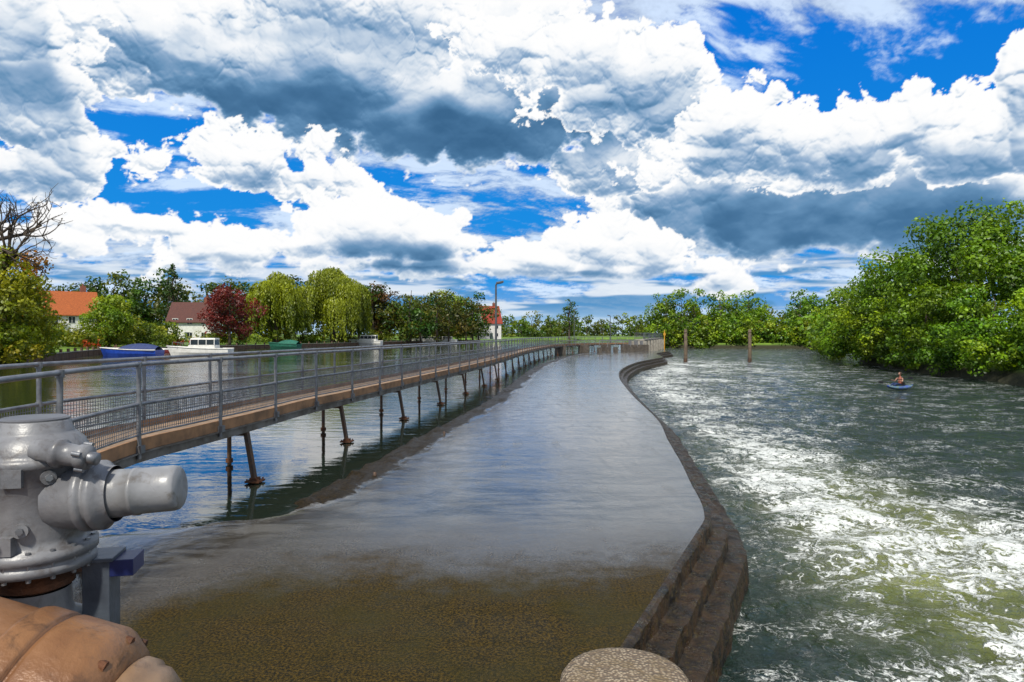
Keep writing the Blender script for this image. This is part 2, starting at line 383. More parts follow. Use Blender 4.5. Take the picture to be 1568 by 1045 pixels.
for j,(o,zp) in enumerate(prof):
    g_=1 if j in(2,3,6,7,10,11) else .5
    jit=(fbm(Rr[:,0]*2.6+j//3*3,Rr[:,1]*2.6,5,j//3,.62)-.5)*(.10*g_ if j>1 else 0)
    q=Rr+Nn*(o+jit)[:,None]; zz=zp+(fbm(Rr[:,0]*3.0,Rr[:,1]*3.0+j//3,4,20+j//3)-.5)*(.03 if j>1 else 0)
    V.append(np.concatenate([q,zz[:,None]],1))
V=np.stack(V,1);np_=len(prof);n0=len(Rr)
ii=(np.arange(n0-1)[:,None]*np_+np.arange(np_-1)[None]).ravel()
F=np.stack([ii,ii+1,ii+np_+1,ii+np_],1)
np_mesh('weir_steps',V.reshape(-1,3),F,[step_mat],smooth=False)
# ------------------------------------------------------------------ water
m,g,p=new_mat('calm_river_water'); pos=g.n('ShaderNodeNewGeometry').outputs['Position']
p.inputs['Base Color'].default_value=(.012,.020,.014,1); p.inputs['Roughness'].default_value=.03; p.inputs['IOR'].default_value=2.0
h1=g.noise(g.vm('MULTIPLY',pos,(.7,1.6,1)),1.6,4,.6,.6); h2=g.noise(g.vm('MULTIPLY',pos,(1,2,1)),.35,2,.5)
cal=g.mr(g.sep(pos)[1],12,45,.22,.8)
cal=g.m('MULTIPLY',cal,g.mr(g.noise(pos,.12,2),.4,.6,.6,1.2))
g.put(p.inputs['Normal'],g.bump(g.m('ADD',g.m('MULTIPLY',h1,cal),g.m('MULTIPLY',h2,.35)),.45,.08)); wl=m
mb=MB()
pl=[(x+.35,y) for x,y in Lp if y>11]
poly=[(-8.9,-60),(-8.9,7.2),(-5.5,7.8),(-3.2,8.6),(-2.9,10.2)]+pl+[(21,112),(36.5,169),(80,220),(200,420),(-220,420),(-220,-60)]
mb.add([(x,y,-.02) for x,y in poly],[tuple(range(len(poly)))][::-1]); ob=mb.build('upstream_water',wl)
ysd=[2.];
while ysd[-1]<178: ysd.append(ysd[-1]+max(.045,ysd[-1]*.0075))
xsd=[-3.]
while xsd[-1]<82: xsd.append(xsd[-1]+max(.055,(xsd[-1]-8)*.02))
ysd=np.array([-60,-20,-5]+ysd);xsd=np.array([-40,-15]+xsd)
X,Y=np.meshgrid(xsd,ysd)
def gb(x,y,cx,cy,rx,ry): return np.exp(-(((x-cx)/rx)**2+((y-cy)/ry)**2))
churn=np.clip(gb(X,Y,6.4,8.2,2.0,2.2)+gb(X,Y,6.6,12.0,1.7,3.4)+gb(X,Y,7.4,18,1.8,4.5)*.4,0,1)*.85
wx=X+1.2*fbm(X*.5,Y*.5,2,31);wy=Y+1.2*fbm(X*.5,Y*.5,2,37)
rid=1-np.abs(2*fbm(wx*.8,wy*.8,4,41,.55)-1)
Z=-.8+(fbm(wx*.7,wy*1.0,4,43)-.5)*.20+(rid-.7)*.16*(.5+churn)+churn*.06
fad=smooth(120,25,Y); Z=-.8+(Z+.8)*(.3+.7*fad)
V=np.stack([X,Y,Z],-1).reshape(-1,3);nx=len(xsd);ny=len(ysd)
ii=(np.arange(ny-1)[:,None]*nx+np.arange(nx-1)[None]).ravel();F=np.stack([ii,ii+1,ii+nx+1,ii+nx],1)
xr=np.interp(Y[:,0],Rc[:250,1],Rc[:250,0])[:,None];dxr=X-xr-.55
strip_=np.where(dxr>0,1,0)*smooth(.0,2.0,dxr)*np.exp(-(dxr/(2.6+Y*.10))**2)*smooth(9,15,Y)*smooth(120,45,Y)
brk=smooth(.30,.66,fbm(X*.38,Y*.26,4,91))
foamR=np.clip((gb(X,Y,7.0,6.2,2.8,2.2)*.78+gb(X,Y,7.4,10.2,2.6,3.4)*.50+gb(X,Y,7.4,15,2.2,5)*.32+strip_*.48+gb(X,Y,20,70,14,26)*.20)*(.58+.70*brk)+.05,0,.72)
col=np.stack([foamR,churn,(rid)],-1).reshape(-1,3)
m,g,p=new_mat('turbulent_river_water'); pos=g.n('ShaderNodeNewGeometry').outputs['Position']
at=g.sep(g.n('ShaderNodeAttribute',attribute_name='tint').outputs['Color'])
wv=g.vm('SCALE',g.vm('SUBTRACT',g.noise(pos,.9,4,.6,0,True),(.5,.5,.5)),scale=2.0)
pw=g.vm('ADD',pos,wv)
na=g.noise(g.vm('MULTIPLY',pw,(1,.8,1)),2.0,6,.62,.6)
rid1=g.m('SUBTRACT',1,g.m('MULTIPLY',g.m('ABSOLUTE',g.m('SUBTRACT',na,.5)),13.),clamp=True)
nb=g.noise(pw,7.0,4,.66,1.)
rid2=g.m('SUBTRACT',1,g.m('MULTIPLY',g.m('ABSOLUTE',g.m('SUBTRACT',nb,.5)),10.),clamp=True)
nc=g.noise(pos,.8,4,.6)
pat=g.m('ADD',g.m('ADD',g.m('MULTIPLY',rid1,.56),g.m('MULTIPLY',rid2,.44)),g.m('MULTIPLY',g.mr(nc,.3,.7),.45))
foam=g.mr(g.m('ADD',pat,at[0]),.96,1.40)
churnf=g.m('MULTIPLY',at[1],g.mr(nc,.3,.6,.45,1))
wc=g.mix(churnf,(.006,.017,.010),(.24,.26,.045))
g.put(p.inputs['Base Color'],g.mix(foam,wc,(.80,.82,.77)))
g.put(p.inputs['Roughness'],g.mr(foam,0,1,.05,.6)); p.inputs['IOR'].default_value=1.45
ht=g.m('ADD',g.m('MULTIPLY',na,.8),g.m('MULTIPLY',nb,.3))
g.put(p.inputs['Normal'],g.bump(g.m('ADD',ht,g.m('MULTIPLY',foam,.16)),1.,.17))
np_mesh('downstream_water',V,F,[m],col=col,smooth=True)
# ------------------------------------------------------------------ materials
galv=mat('galvanised_steel',(.26,.265,.28),(.15,.155,.17),6,.42,.6,.1)
legm=mat('weathered_steel_leg',(.06,.05,.045),(.13,.065,.03),5,.6,.3,.4)
rustm=mat('rust',(.14,.05,.018),(.06,.025,.012),9,.8,.1,.5)
wood=mat('brown_edge_board',(.36,.19,.09),(.18,.10,.05),3,.7,0,.3)
deckm=mat('deck_planks',(.33,.22,.14),(.20,.14,.09),4,.8,0,.3)
beamm=mat('grey_channel_beam',(.20,.19,.18),(.09,.075,.06),3,.6,.2,.3)
concm=mat('concrete',(.33,.31,.27),(.20,.18,.15),3,.85,0,.6,30)
paint=mat('grey_machine_paint',(.21,.21,.22),(.13,.13,.14),7,.38,0,.08,60,dirt=(.065,.05,.04))
paint2=mat('light_grey_paint',(.28,.28,.29),(.20,.20,.205),9,.35,0,.06,60,dirt=(.12,.10,.08))
tan=mat('tan_rusty_paint',(.27,.13,.055),(.17,.075,.032),5,.42,.1,.2,40,dirt=(.055,.03,.018))
blackm=mat('black_rubber',(.02,.02,.02),None,5,.5,0,0)
# ------------------------------------------------------------------ walkway
Wp=catmull([(-3.75,3.2),(-4.55,6.2),(-4.98,8.8),(-4.85,10.25),(-4.62,12.2),(-4.42,14.5),(-4.12,16.3),(-3.54,20.1),(-2.3,28.5),(-.9,39),(.95,56),(3.0,72),(5.6,87),(9.6,99),(14.5,107),(20.5,112)],8)
Wn=resample(Wp,2.0);N2=-offset(Wn)
WD=1.25;DZ=1.1
walk=empty('footbridge')
def off(path,Nrm,o): return path+Nrm*o
fine=resample(Wp,.5);Nf=-offset(fine)
def strip(name,o0,o1,z0,z1,mt):
    mb=MB();a=off(fine,Nf,o0);b=off(fine,Nf,o1);n=len(fine);vs=[]
    for i in range(n):
        vs+=[(*a[i],z0),(*b[i],z0),(*b[i],z1),(*a[i],z1)]
    fs=[]
    for i in range(n-1):
        for k in range(4): fs.append((i*4+k,i*4+(k+1)%4,(i+1)*4+(k+1)%4,(i+1)*4+k))
    fs+=[(3,2,1,0),((n-1)*4,(n-1)*4+1,(n-1)*4+2,(n-1)*4+3)]
    mb.add(vs,fs); return mb.build(name,mt,walk)
strip('deck',.03,WD-.03,DZ-.05,DZ,deckm)
strip('toe_board_near',-.02,.027,DZ-.07,DZ+.10,wood); strip('toe_board_far',WD-.027,WD+.02,DZ-.07,DZ+.10,wood)
strip('channel_near',.0,.10,DZ-.22,DZ-.073,beamm); strip('channel_near_flange',-.05,.0,DZ-.095,DZ-.075,beamm); strip('channel_far',WD-.1,WD,DZ-.22,DZ-.073,beamm)
mb=MB();msh=MB()
for side,o in(('n',-.035),('f',.035)):
    q=off(Wn,N2,o if side=='n' else WD+o)
    for i,(x,y) in enumerate(q):
        mb.tube([(x,y,DZ-.16),(x,y,DZ+1.1)],.030,8)
        mb.tube([(x,y,DZ+.54),(x,y,DZ+.60)],.042,8); mb.tube([(x,y,DZ+1.05),(x,y,DZ+1.13)],.045,8)
        mb.box((x,y,DZ-.03),(.11,.11,.10),0)
    fo=off(fine,Nf,o if side=='n' else WD+o)
    for zr,rr_ in((1.1,.030),(.57,.024),(.16,.014)):
        mb.tube([(x,y,DZ+zr) for x,y in fo],rr_,8)
    for i in range(min(len(q)-1,24)):
        a=Vector((*q[i],0));b=Vector((*q[i+1],0));st=.05 if i<10 else .1
        t=.07
        while t<1.93:
            c=a+(b-a)*(t/2); msh.beam((c.x,c.y,DZ+.18),(c.x,c.y,DZ+.545),.007,.007); t+=st
        zc=.20
        while zc<.55:
            msh.beam((a.x,a.y,DZ+zc),(b.x,b.y,DZ+zc),.007,.007); zc+=st
mb.build('handrails',galv,walk); msh.build('wire_mesh',galv,walk)
mb=MB();Wl=resample(Wp,4.5);Nl=-offset(Wl)
for i,(x,y) in enumerate(Wl):
    if i==0: continue
    n=Vector((*Nl[i],0));P0=Vector((x,y,0));T=Vector((-n.y,n.x,0))
    top=P0+n*.06;bot=P0-n*.10
    mb.beam((top.x,top.y,DZ-.2),(bot.x,bot.y,-.02),.10,.07,0,up=(n.x,n.y,0))
    mb.box((bot.x,bot.y,.012),(.26,.26,.03),math.atan2(n.y,n.x),1)
    mb.box((bot.x,bot.y,.05),(.14,.14,.05),math.atan2(n.y,n.x),1)
    for a in(-1,1):
        for b in(-1,1):
            c=bot+n*.1*a+T*.1*b; mb.tube([(c.x,c.y,.02),(c.x,c.y,.06)],.015,6,1)
    f=P0+n*(WD-.06)+T*1.6*(-1)
    mb.tube([(f.x,f.y,DZ-.2),(f.x,f.y,-.4)],.045,8,0)
    mb.tube([(f.x,f.y,.02),(f.x,f.y,.10)],.075,8,1)
    mb.beam((top.x,top.y,DZ-.255),(*(P0+n*WD).xy,DZ-.255),.1,.07,0)
mb.build('trestle_legs',[legm,rustm],walk)
for x,y in((-1.75,17.6),(-2.5,12.4)):
    mb=MB();mb.tube([(x,y,-.02),(x,y,.07),(x,y,.09)],[.04,.035,.02],8,0);mb.build('iron_stub',[legm])
# ------------------------------------------------------------------ street lamps
lampm=mat('lamp_paint',(.10,.11,.12),None,4,.5,.3,0)
def lamp(loc,h,r=.06,arm=(.5,0)):
    x,y,z=loc;mb=MB()
    mb.tube([(x,y,z),(x,y,z+1)],r*1.6,12);mb.tube([(x,y,z+1),(x,y,z+h-.1)],[r*1.1,r*.8],10)
    mb.tube([(x,y,z+h-.1),(x+arm[0]*.3,y+arm[1]*.3,z+h+.02)],r*.8,8)
    M=Matrix.Rotation(math.atan2(arm[1],arm[0]),3,'Z')@Matrix.Rotation(-.2,3,'Y')
    mb.box((x+arm[0]*.55,y+arm[1]*.55,z+h+.04),(abs(arm[0])+.02,.2,.11),M=M)
    mb.box((x+arm[0]*.6,y+arm[1]*.6,z+h-.03),(abs(arm[0])*.7,.15,.04),M=M)
    return mb.build('street_lamp',lampm,bevel=.01)
lamp((-1.0,42.6,DZ-.2),4.9,.07,(.45,0)); lamp((10.2,112,0.3),6.4,.07,(.5,0)); lamp((17,118,0.3),5.5,.07,(-.5,0))
# ------------------------------------------------------------------ bollard
mb=MB()
mb.lathe([(.34,-.1),(.335,.78),(.325,.85),(.30,.885),(.26,.895),(.0,.898)],(.57,3.42,0),(0,0,1),48,0,True)
m,g,p=new_mat('pebbled_concrete');pos=g.n('ShaderNodeNewGeometry').outputs['Position']
v=g.vor(pos,55,0);c=g.mix(g.mr(v,.2,.6),(.40,.32,.22),(.15,.11,.075));c=g.mix(g.mr(g.noise(pos,7,5,.7),.45,.7,0,.8),c,(.17,.12,.06))
g.put(p.inputs['Base Color'],c);p.inputs['Roughness'].default_value=.9
g.put(p.inputs['Normal'],g.bump(g.m('ADD',g.m('SUBTRACT',1,v),g.noise(pos,20,4,.7)),.8,.02))
b=mb.build('concrete_bollard',m)
# ------------------------------------------------------------------ valve actuator
act=empty('valve_actuator')
cx,cy=-1.40,2.0
mb=MB()
mb.lathe([(.0,2.352),(.085,2.352),(.092,2.345),(.094,2.328),(.098,2.325),(.098,2.318),(.105,2.312),(.128,2.29),(.14,2.262),(.143,2.25),(.15,2.248),(.15,2.225),(.143,2.222),(.14,2.1),(.132,2.02),(.128,1.995),(.16,1.99),(.16,1.965),(.15,1.96),(.15,1.95),(.155,1.948),(.155,1.925),(.11,1.92),(.085,1.915)],(cx,cy,0),(0,0,1),48,0,True)
ob=mb.build('gear_housing',paint,act)
mb=MB();mb.lathe([(.0,2.358),(.080,2.358),(.088,2.354),(.088,2.3505)],(cx,cy,0),(0,0,1),40,0);mb.build('cap_disc',mat('dark_cap',(.12,.12,.13),None,6,.4,0,.05),act)
mb=MB();mb.lathe([(.085,1.915),(.08,1.9),(.10,1.885),(.10,1.868),(.07,1.86),(.07,1.855)],(cx,cy,0),(0,0,1),32,0);mb.build('rusty_neck',rustm,act)
mb=MB();mb.lathe([(.09,1.857),(.092,1.80),(.10,1.775),(.135,1.76),(.15,1.72),(.15,1.66),(.17,1.655),(.17,1.62),(.17,-.0)],(cx,cy,0),(0,0,1),36,0,True);mb.build('stem_pedestal',paint,act)
ax=Vector((.97,.10,.075)).normalized();o=Vector((cx+.10,cy-.03,2.125))
mb=MB();mb.lathe([(.085,-.02),(.09,.06),(.10,.065),(.10,.085),(.092,.087),(.092,.097),(.10,.10),(.10,.118),(.086,.125),(.080,.15)],o,ax,36,0,True);mb.build('motor_flange',paint,act)
mb=MB();mb.lathe([(.07,.13),(.069,.165),(.066,.20),(.069,.20),(.069,.212),(.066,.213),(.066,.31),(.063,.322),(.058,.327),(0,.329)],o,ax,48,0,True);mb.build('motor_barrel',paint2,act)
mb=MB()
o2=Vector((cx+.10,cy-.10,2.275));a2=Vector((.95,-.05,-.14)).normalized()
mb.lathe([(.03,-.03),(.033,.03),(.040,.032),(.040,.05),(.032,.052),(.030,.095),(.034,.10),(.034,.125),(.0,.128)],o2,a2,20,0,True)
mb.lathe([(.018,.128),(.018,.15),(0,.15)],o2,a2,12,1,True)
for k in range(4):
    an=k*math.pi/2+.4; a=a2.orthogonal().normalized();bb=a2.cross(a);c=o2+a2*.112+(a*math.cos(an)+bb*math.sin(an))*.036
    mb.tube([c-a2*.012,c+a2*.012],.007,8,1)
mb.build('handwheel_drive',[paint,galv],act)
mb=MB()
for k in range(16):
    an=2*math.pi*k/16+.1;c=(cx+.145*math.cos(an),cy+.145*math.sin(an))
    mb.tube([(*c,1.915),(*c,1.998)],.007,6,0)
for an,zz_ in((-1.9,2.05),(-1.2,2.06),(-.75,2.2),(-2.3,2.17)):
    c=Vector((cx+.141*math.cos(an),cy+.141*math.sin(an),zz_));d=Vector((math.cos(an),math.sin(an),0))
    mb.tube([c-d*.02,c+d*.008],.02,14,1);mb.tube([c,c+d*.016],.010,6,0)
mb.box((cx+.035,cy-.135,2.205),(.05,.03,.05),.2,1);mb.box((cx+.02,cy-.14,2.02),(.035,.03,.05),.1,1)
c=Vector((cx-.06,cy-.14,2.14));mb.tube([c,c+Vector((.01,-.07,.0))],.022,14,1);mb.tube([c+Vector((.01,-.07,0)),c+Vector((.035,-.085,-.01)),c+Vector((.05,-.10,-.03))],[.016,.014,.012],10,0)
mb.build('bolts_and_lugs',[galv,paint],act)
mb=MB();mb.box((-1.255,2.08,.96),(.075,.09,1.92),.2,0);mb.box((-1.19,2.1,1.895),(.07,.10,.05),.2,1);mb.box((-1.255,2.08,1.925),(.10,.12,.012),.2,0)
mb.build('support_post',[mat('blue_grey_steel',(.10,.12,.15),(.06,.07,.09),8,.4,.3,.1),mat('blue_paint',(.012,.02,.10),None,8,.4,0,.05)],act,.002)
pipe=empty('valve_pipe')
ax=Vector((.93,.05,-.30)).normalized();o=Vector((-1.75,1.62,1.84))
mb=MB();mb.lathe([(.24,-.6),(.24,.52),(.252,.522),(.255,.53),(.255,.58),(.252,.588),(.244,.59),(.244,.60),(.252,.602),(.255,.61),(.255,.72),(.25,.735),(.22,.78),(.17,.80)],o,ax,56,0,True);mb.build('pipe_barrel',tan,pipe)
mb=MB();mb.lathe([(.19,.78),(.205,.80),(.205,.83),(.195,.84),(.195,.86),(.17,.90),(.10,.92),(0,.925)],o,ax,48,0,True)
mb.build('end_cover',mat('tan_cover',(.30,.19,.11),(.21,.125,.07),6,.42,.1,.1,40,dirt=(.09,.055,.035)),pipe)
mb=MB()
for k in range(12):
    an=2*math.pi*k/12; a=ax.orthogonal().normalized();bb=ax.cross(a);c=o+ax*.745+(a*math.cos(an)+bb*math.sin(an))*.232
    mb.tube([c,c+ax*.018],.014,6,0)
mb.box((-1.75,1.62,.8),(.3,.3,1.6),0,1);mb.box((-1.2,1.64,.76),(.2,.3,1.5),0,1)
mb.build('bolts_and_plinth',[rustm,concm],pipe)
# ------------------------------------------------------------------ foliage
def leaf_mat(name,trans=.35):
    m=bpy.data.materials.new(name);m.use_nodes=True;nt=m.node_tree;nt.nodes.clear();g=G(nt)
    c=g.n('ShaderNodeAttribute',attribute_name='tint').outputs['Color']
    d=g.n('ShaderNodeBsdfDiffuse');g.put(d.inputs[0],c)
    t=g.n('ShaderNodeBsdfTranslucent');g.put(t.inputs[0],g.mix(1.,c,(1.5,1.35,.6),'MULTIPLY'))
    gl=g.n('ShaderNodeBsdfGlossy');gl.inputs[0].default_value=(1,1,1,1);gl.inputs['Roughness'].default_value=.45
    mx=g.n('ShaderNodeMixShader');mx.inputs[0].default_value=trans
    nt.links.new(d.outputs[0],mx.inputs[1]);nt.links.new(t.outputs[0],mx.inputs[2])
    m2=g.n('ShaderNodeMixShader');m2.inputs[0].default_value=.025
    nt.links.new(mx.outputs[0],m2.inputs[1]);nt.links.new(gl.outputs[0],m2.inputs[2])
    o=g.n('ShaderNodeOutputMaterial');nt.links.new(m2.outputs[0],o.inputs[0]);return m
LEAF=leaf_mat('foliage');BARK=mat('bark',(.09,.065,.045),(.04,.03,.022),5,.9,0,.6)
def quads(C,Nr,s,rng,asp=1.5,T=None):
    n=len(C);Nr=Nr/np.linalg.norm(Nr,axis=1,keepdims=True)
    R=rng.normal(size=(n,3)) if T is None else T
    t=np.cross(Nr,R);t/=np.linalg.norm(t,axis=1,keepdims=True)+1e-9
    if T is not None: b=t;t=np.cross(b,Nr)
    b=np.cross(Nr,t);s=s[:,None]
    return np.stack([C-t*s*asp/2,C+b*s/2,C+t*s*asp/2+Nr*s*.15,C-b*s/2],1).reshape(-1,3)
def tubes_np(mb):
    return np.array(mb.v,float).reshape(-1,3),[f for f in mb.f if len(f)==4]
def crown(rng,c,R,Hh,nclump,dens,leaf,cd,cl,shape='round',upbias=.25,cr=(.2,.36)):
    d=rng.normal(size=(nclump,3));d/=np.linalg.norm(d,axis=1,keepdims=True)
    r=rng.uniform(.35,.92,nclump)**.8
    P_=d*r[:,None]*np.array([R,R,Hh])
    if shape=='cone':
        t=rng.uniform(0,1,nclump)**1.3;an=rng.uniform(0,6.28,nclump);q=(1-t)*R*rng.uniform(.4,.9,nclump)
        P_=np.stack([np.cos(an)*q,np.sin(an)*q,-Hh+2*Hh*t*.97],1)
    rad=rng.uniform(cr[0],cr[1],nclump)*R
    if shape=='cone': rad*= (1.25-(P_[:,2]/Hh+1)/2)
    tone=rng.uniform(0,1,nclump)
    Vs=[];Cs=[]
    for i in range(nclump):
        n=max(12,int(dens*rad[i]**2/leaf**2))
        dd=rng.normal(size=(n,3));dd[:,2]+=upbias;dd/=np.linalg.norm(dd,axis=1,keepdims=True)
        bump_=1+.28*np.sin(dd[:,0]*5+i)*np.sin(dd[:,1]*6+2*i)+rng.normal(0,.13,n)
        rr=rad[i]*rng.uniform(.55,1,n)**.5*bump_
        pp=c+P_[i]+dd*rr[:,None]*np.array([1,1,.78])
        s=leaf*rng.uniform(.55,1.35,n)
        nr=dd+rng.normal(0,.6,(n,3))+np.array([0,0,.35])
        Vs.append(quads(pp,nr,s,rng))
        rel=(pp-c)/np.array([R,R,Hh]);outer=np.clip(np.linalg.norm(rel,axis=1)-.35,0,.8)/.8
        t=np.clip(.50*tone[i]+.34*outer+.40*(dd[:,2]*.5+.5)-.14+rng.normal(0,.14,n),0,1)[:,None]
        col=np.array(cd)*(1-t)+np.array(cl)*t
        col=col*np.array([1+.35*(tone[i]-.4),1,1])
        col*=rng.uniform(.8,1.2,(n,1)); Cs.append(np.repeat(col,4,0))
    return np.concatenate(Vs),np.concatenate(Cs),c+P_
BR=np.array([1.6,1.42,.85])
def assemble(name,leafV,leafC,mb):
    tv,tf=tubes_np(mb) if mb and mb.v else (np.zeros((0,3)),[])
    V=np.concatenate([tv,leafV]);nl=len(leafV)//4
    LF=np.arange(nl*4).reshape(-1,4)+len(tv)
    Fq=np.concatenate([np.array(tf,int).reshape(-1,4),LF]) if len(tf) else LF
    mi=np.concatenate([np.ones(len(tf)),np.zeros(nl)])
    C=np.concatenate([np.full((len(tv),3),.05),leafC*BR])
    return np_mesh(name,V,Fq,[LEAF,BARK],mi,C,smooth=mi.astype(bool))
def trunk(mb,rng,base,H,r,cents,nl=12,top=.8):
    b=np.array(base,float);k=7;pts=[b+np.array([0,0,H*top*i/k])+np.array([*rng.normal(0,.02*H,2)*(i/k),0]) for i in range(k+1)]
    pts[0][2]-=.4
    mb.tube(pts,[r*(1-.8*i/k) for i in range(k+1)],8,caps=False)
    idx=rng.choice(len(cents),min(nl,len(cents)),replace=False)
    for j in idx:
        t=rng.uniform(.25,.85);q=pts[min(k,int(t*k))];e=cents[j]
        mid=(q+e)/2+np.array([0,0,-.05*H])+rng.normal(0,.03*H,3)
        mb.tube([q,mid,e],[r*.38*(1.1-t),r*.22,r*.06],6,caps=False)
def tree(name,x,y,H,R,base=1.5,z0=.6,nclump=45,dens=5.,leaf=.35,cd=(.018,.045,.006),cl=(.10,.19,.018),r=None,shape='round',seed=None,**k):
    rng=np.random.default_rng(seed if seed is not None else int(abs(x*31+y*17)*10)%99991)
    Hh=(H-base)/2*.93;c=np.array([x,y,z0+base+Hh])
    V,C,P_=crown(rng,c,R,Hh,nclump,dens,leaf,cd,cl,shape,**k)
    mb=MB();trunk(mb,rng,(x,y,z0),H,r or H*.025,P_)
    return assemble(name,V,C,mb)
def mass(name,lst,leaf=.5,dens=4,cd=(.016,.04,.006),cl=(.09,.165,.02),seed=1,nclump=16,**k):
    rng=np.random.default_rng(seed);VV=[];CC=[];mb=MB()
    for (x,y,H,R,base) in lst:
        Hh=(H-base)/2;c=np.array([x,y,.6+base+Hh]);f=rng.uniform(.65,1.35);hue=rng.uniform(-.02,.04)
        cl2=(max(.01,cl[0]*f+hue),cl[1]*f,cl[2]*f)
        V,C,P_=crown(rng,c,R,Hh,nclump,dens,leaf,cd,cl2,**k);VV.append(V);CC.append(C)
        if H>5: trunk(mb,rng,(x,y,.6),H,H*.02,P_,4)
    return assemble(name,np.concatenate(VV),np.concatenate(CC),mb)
def willow(x,y,H,R,seed,z0=.5,ns=900,cd=(.04,.07,.006),cl=(.21,.27,.018)):
    rng=np.random.default_rng(seed);VV=[];CC=[];mb=MB()
    nb=26;heads=[]
    for i in range(nb):
        an=rng.uniform(0,6.28);q=R*rng.uniform(0,.8);heads.append((x+q*math.cos(an),y+q*math.sin(an),z0+H*(1-.50*(q/R)**2)*rng.uniform(.78,.99),R*rng.uniform(.18,.32)))
    tones=rng.uniform(0,1,nb)
    for i in range(ns):
        hi=rng.integers(nb);h=heads[hi];an=rng.uniform(0,6.28);q=h[3]*rng.uniform(.1,1)**.5
        sx=h[0]+q*math.cos(an);sy=h[1]+q*math.sin(an);sz=h[2]-.55*q*q/h[3]-rng.uniform(0,.6)
        dist=math.hypot(sx-x,sy-y)/R
        L=(sz-z0)*rng.uniform(.25,.97)*(.5+.5*min(1,dist)); n=int(max(6,L/.22));t=np.linspace(0,1,n)
        ox=(sx-x)/R*1.2;oy=(sy-y)/R*1.2
        pp=np.stack([sx+ox*np.sqrt(t)+rng.normal(0,.16,n),sy+oy*np.sqrt(t)+rng.normal(0,.16,n),sz-L*t+rng.normal(0,.08,n)],1)
        nr=np.stack([math.cos(an)+rng.normal(0,.6,n),math.sin(an)+rng.normal(0,.6,n),rng.normal(.25,.4,n)],1)
        T=np.tile(np.array([[0,0,1.]]),(n,1))+rng.normal(0,.35,(n,3))
        VV.append(quads(pp,nr,rng.uniform(.16,.36,n),rng,2.2,T=T))
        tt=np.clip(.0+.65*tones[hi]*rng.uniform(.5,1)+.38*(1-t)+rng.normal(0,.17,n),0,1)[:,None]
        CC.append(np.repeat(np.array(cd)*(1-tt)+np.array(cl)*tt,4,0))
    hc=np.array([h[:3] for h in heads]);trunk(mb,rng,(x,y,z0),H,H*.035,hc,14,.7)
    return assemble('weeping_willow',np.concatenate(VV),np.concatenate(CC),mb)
G1=dict(cd=(.008,.028,.003),cl=(.11,.24,.013))
tree('riverside_tree',43,63,15.4,9.2,2,nclump=110,dens=4.6,leaf=.22,seed=5,cr=(.11,.23),**G1)
tree('riverside_tree',50,58,14.6,8,2,nclump=60,dens=4.5,leaf=.28,seed=6,cr=(.16,.28),**G1)
tree('riverside_tree',41,70,11.5,6,1,nclump=70,dens=4.6,leaf=.22,seed=7,cr=(.13,.25),**G1)
tree('riverside_tree',42,80,9.5,5.5,.5,nclump=50,dens=5,leaf=.26,seed=8,cd=(.012,.034,.005),cl=(.13,.24,.02))
B=[(36.5,46,5.5,3.6,-.8),(36,51,6,3.6,-.8),(36.6,56,6.5,3.8,-.8),(37,61,6.5,3.8,-.8),(37.5,66,6,4,-.8),(38,72,5.5,4,-.8),(40,78,5.5,4,-.8),(37,41,6.5,3.6,-.8),(42,50,8,4,0),(38,35,7,4,-.5),(38.5,76,4,4,-1.),(34.8,49,2.6,2.4,-1.3),(35,55,2.8,2.6,-1.3),(35.8,60,2.8,2.6,-1.3),(36.6,66,2.8,2.6,-1.3),(35,43,2.8,2.4,-1.3),(34.6,38,3,2.4,-1.3)]
mass('riverside_bushes',B,leaf=.18,dens=5,cd=(.010,.035,.003),cl=(.13,.28,.012),seed=21,nclump=46,cr=(.15,.28))
rng=np.random.default_rng(77);I=[]
for i in range(28):
    t=i/27;x=38+58*t;I.append((x+rng.normal(0,1),176+rng.uniform(0,12)-t*26*(t>.55),rng.uniform(8,15.5),rng.uniform(3.5,6),1))
for i in range(40):
    t=i/39;x=36+39*t;I.append((x,166.5-t*5+rng.uniform(0,3),rng.uniform(2.5,8),rng.uniform(2.5,4),-1.6))
for i in range(18):
    t=i/17;I.append((73-32*t,156-73*t+2,rng.uniform(4,9),rng.uniform(3,4.5),-1.6))
mass('island_trees',I,leaf=.40,dens=4.5,cd=(.010,.034,.004),cl=(.13,.26,.015),seed=3,nclump=22,cr=(.18,.36))
tree('copper_beech',-51.7,125,12.2,5.4,.8,nclump=60,dens=5,leaf=.28,cd=(.03,.006,.008),cl=(.13,.022,.03),seed=2,cr=(.16,.32))
tree('round_topiary_tree',-59,100,8.2,3.8,.8,nclump=60,dens=6,leaf=.22,cd=(.05,.10,.008),cl=(.17,.27,.02),seed=3,cr=(.2,.28))
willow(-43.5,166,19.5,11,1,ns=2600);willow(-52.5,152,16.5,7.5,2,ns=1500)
tree('dark_conifer',-76,153,19.5,6.0,1,nclump=70,dens=4,leaf=.4,cd=(.008,.025,.008),cl=(.035,.08,.02),shape='cone',seed=4)
tree('russet_tree',-38,195,17.5,6,1,nclump=50,dens=5,leaf=.4,cd=(.025,.02,.008),cl=(.13,.07,.025),seed=9)
tree('broadleaf_tree',-23,232,18.5,8.5,0,nclump=70,dens=5,leaf=.42,seed=10,cl=(.17,.28,.02))
tree('broadleaf_tree',-46,205,18,7,0,nclump=50,dens=5,leaf=.45,seed=11)
tree('broadleaf_tree',-33,232,14,7,0,nclump=50,dens=5,leaf=.45,seed=12)
tree('broadleaf_tree',-16,266,13,5,0,nclump=40,dens=5,leaf=.5,seed=18,cl=(.12,.22,.02))
tree('tall_poplar',26,310,21,4.2,1,nclump=40,dens=5,leaf=.55,seed=13,cl=(.05,.11,.02))
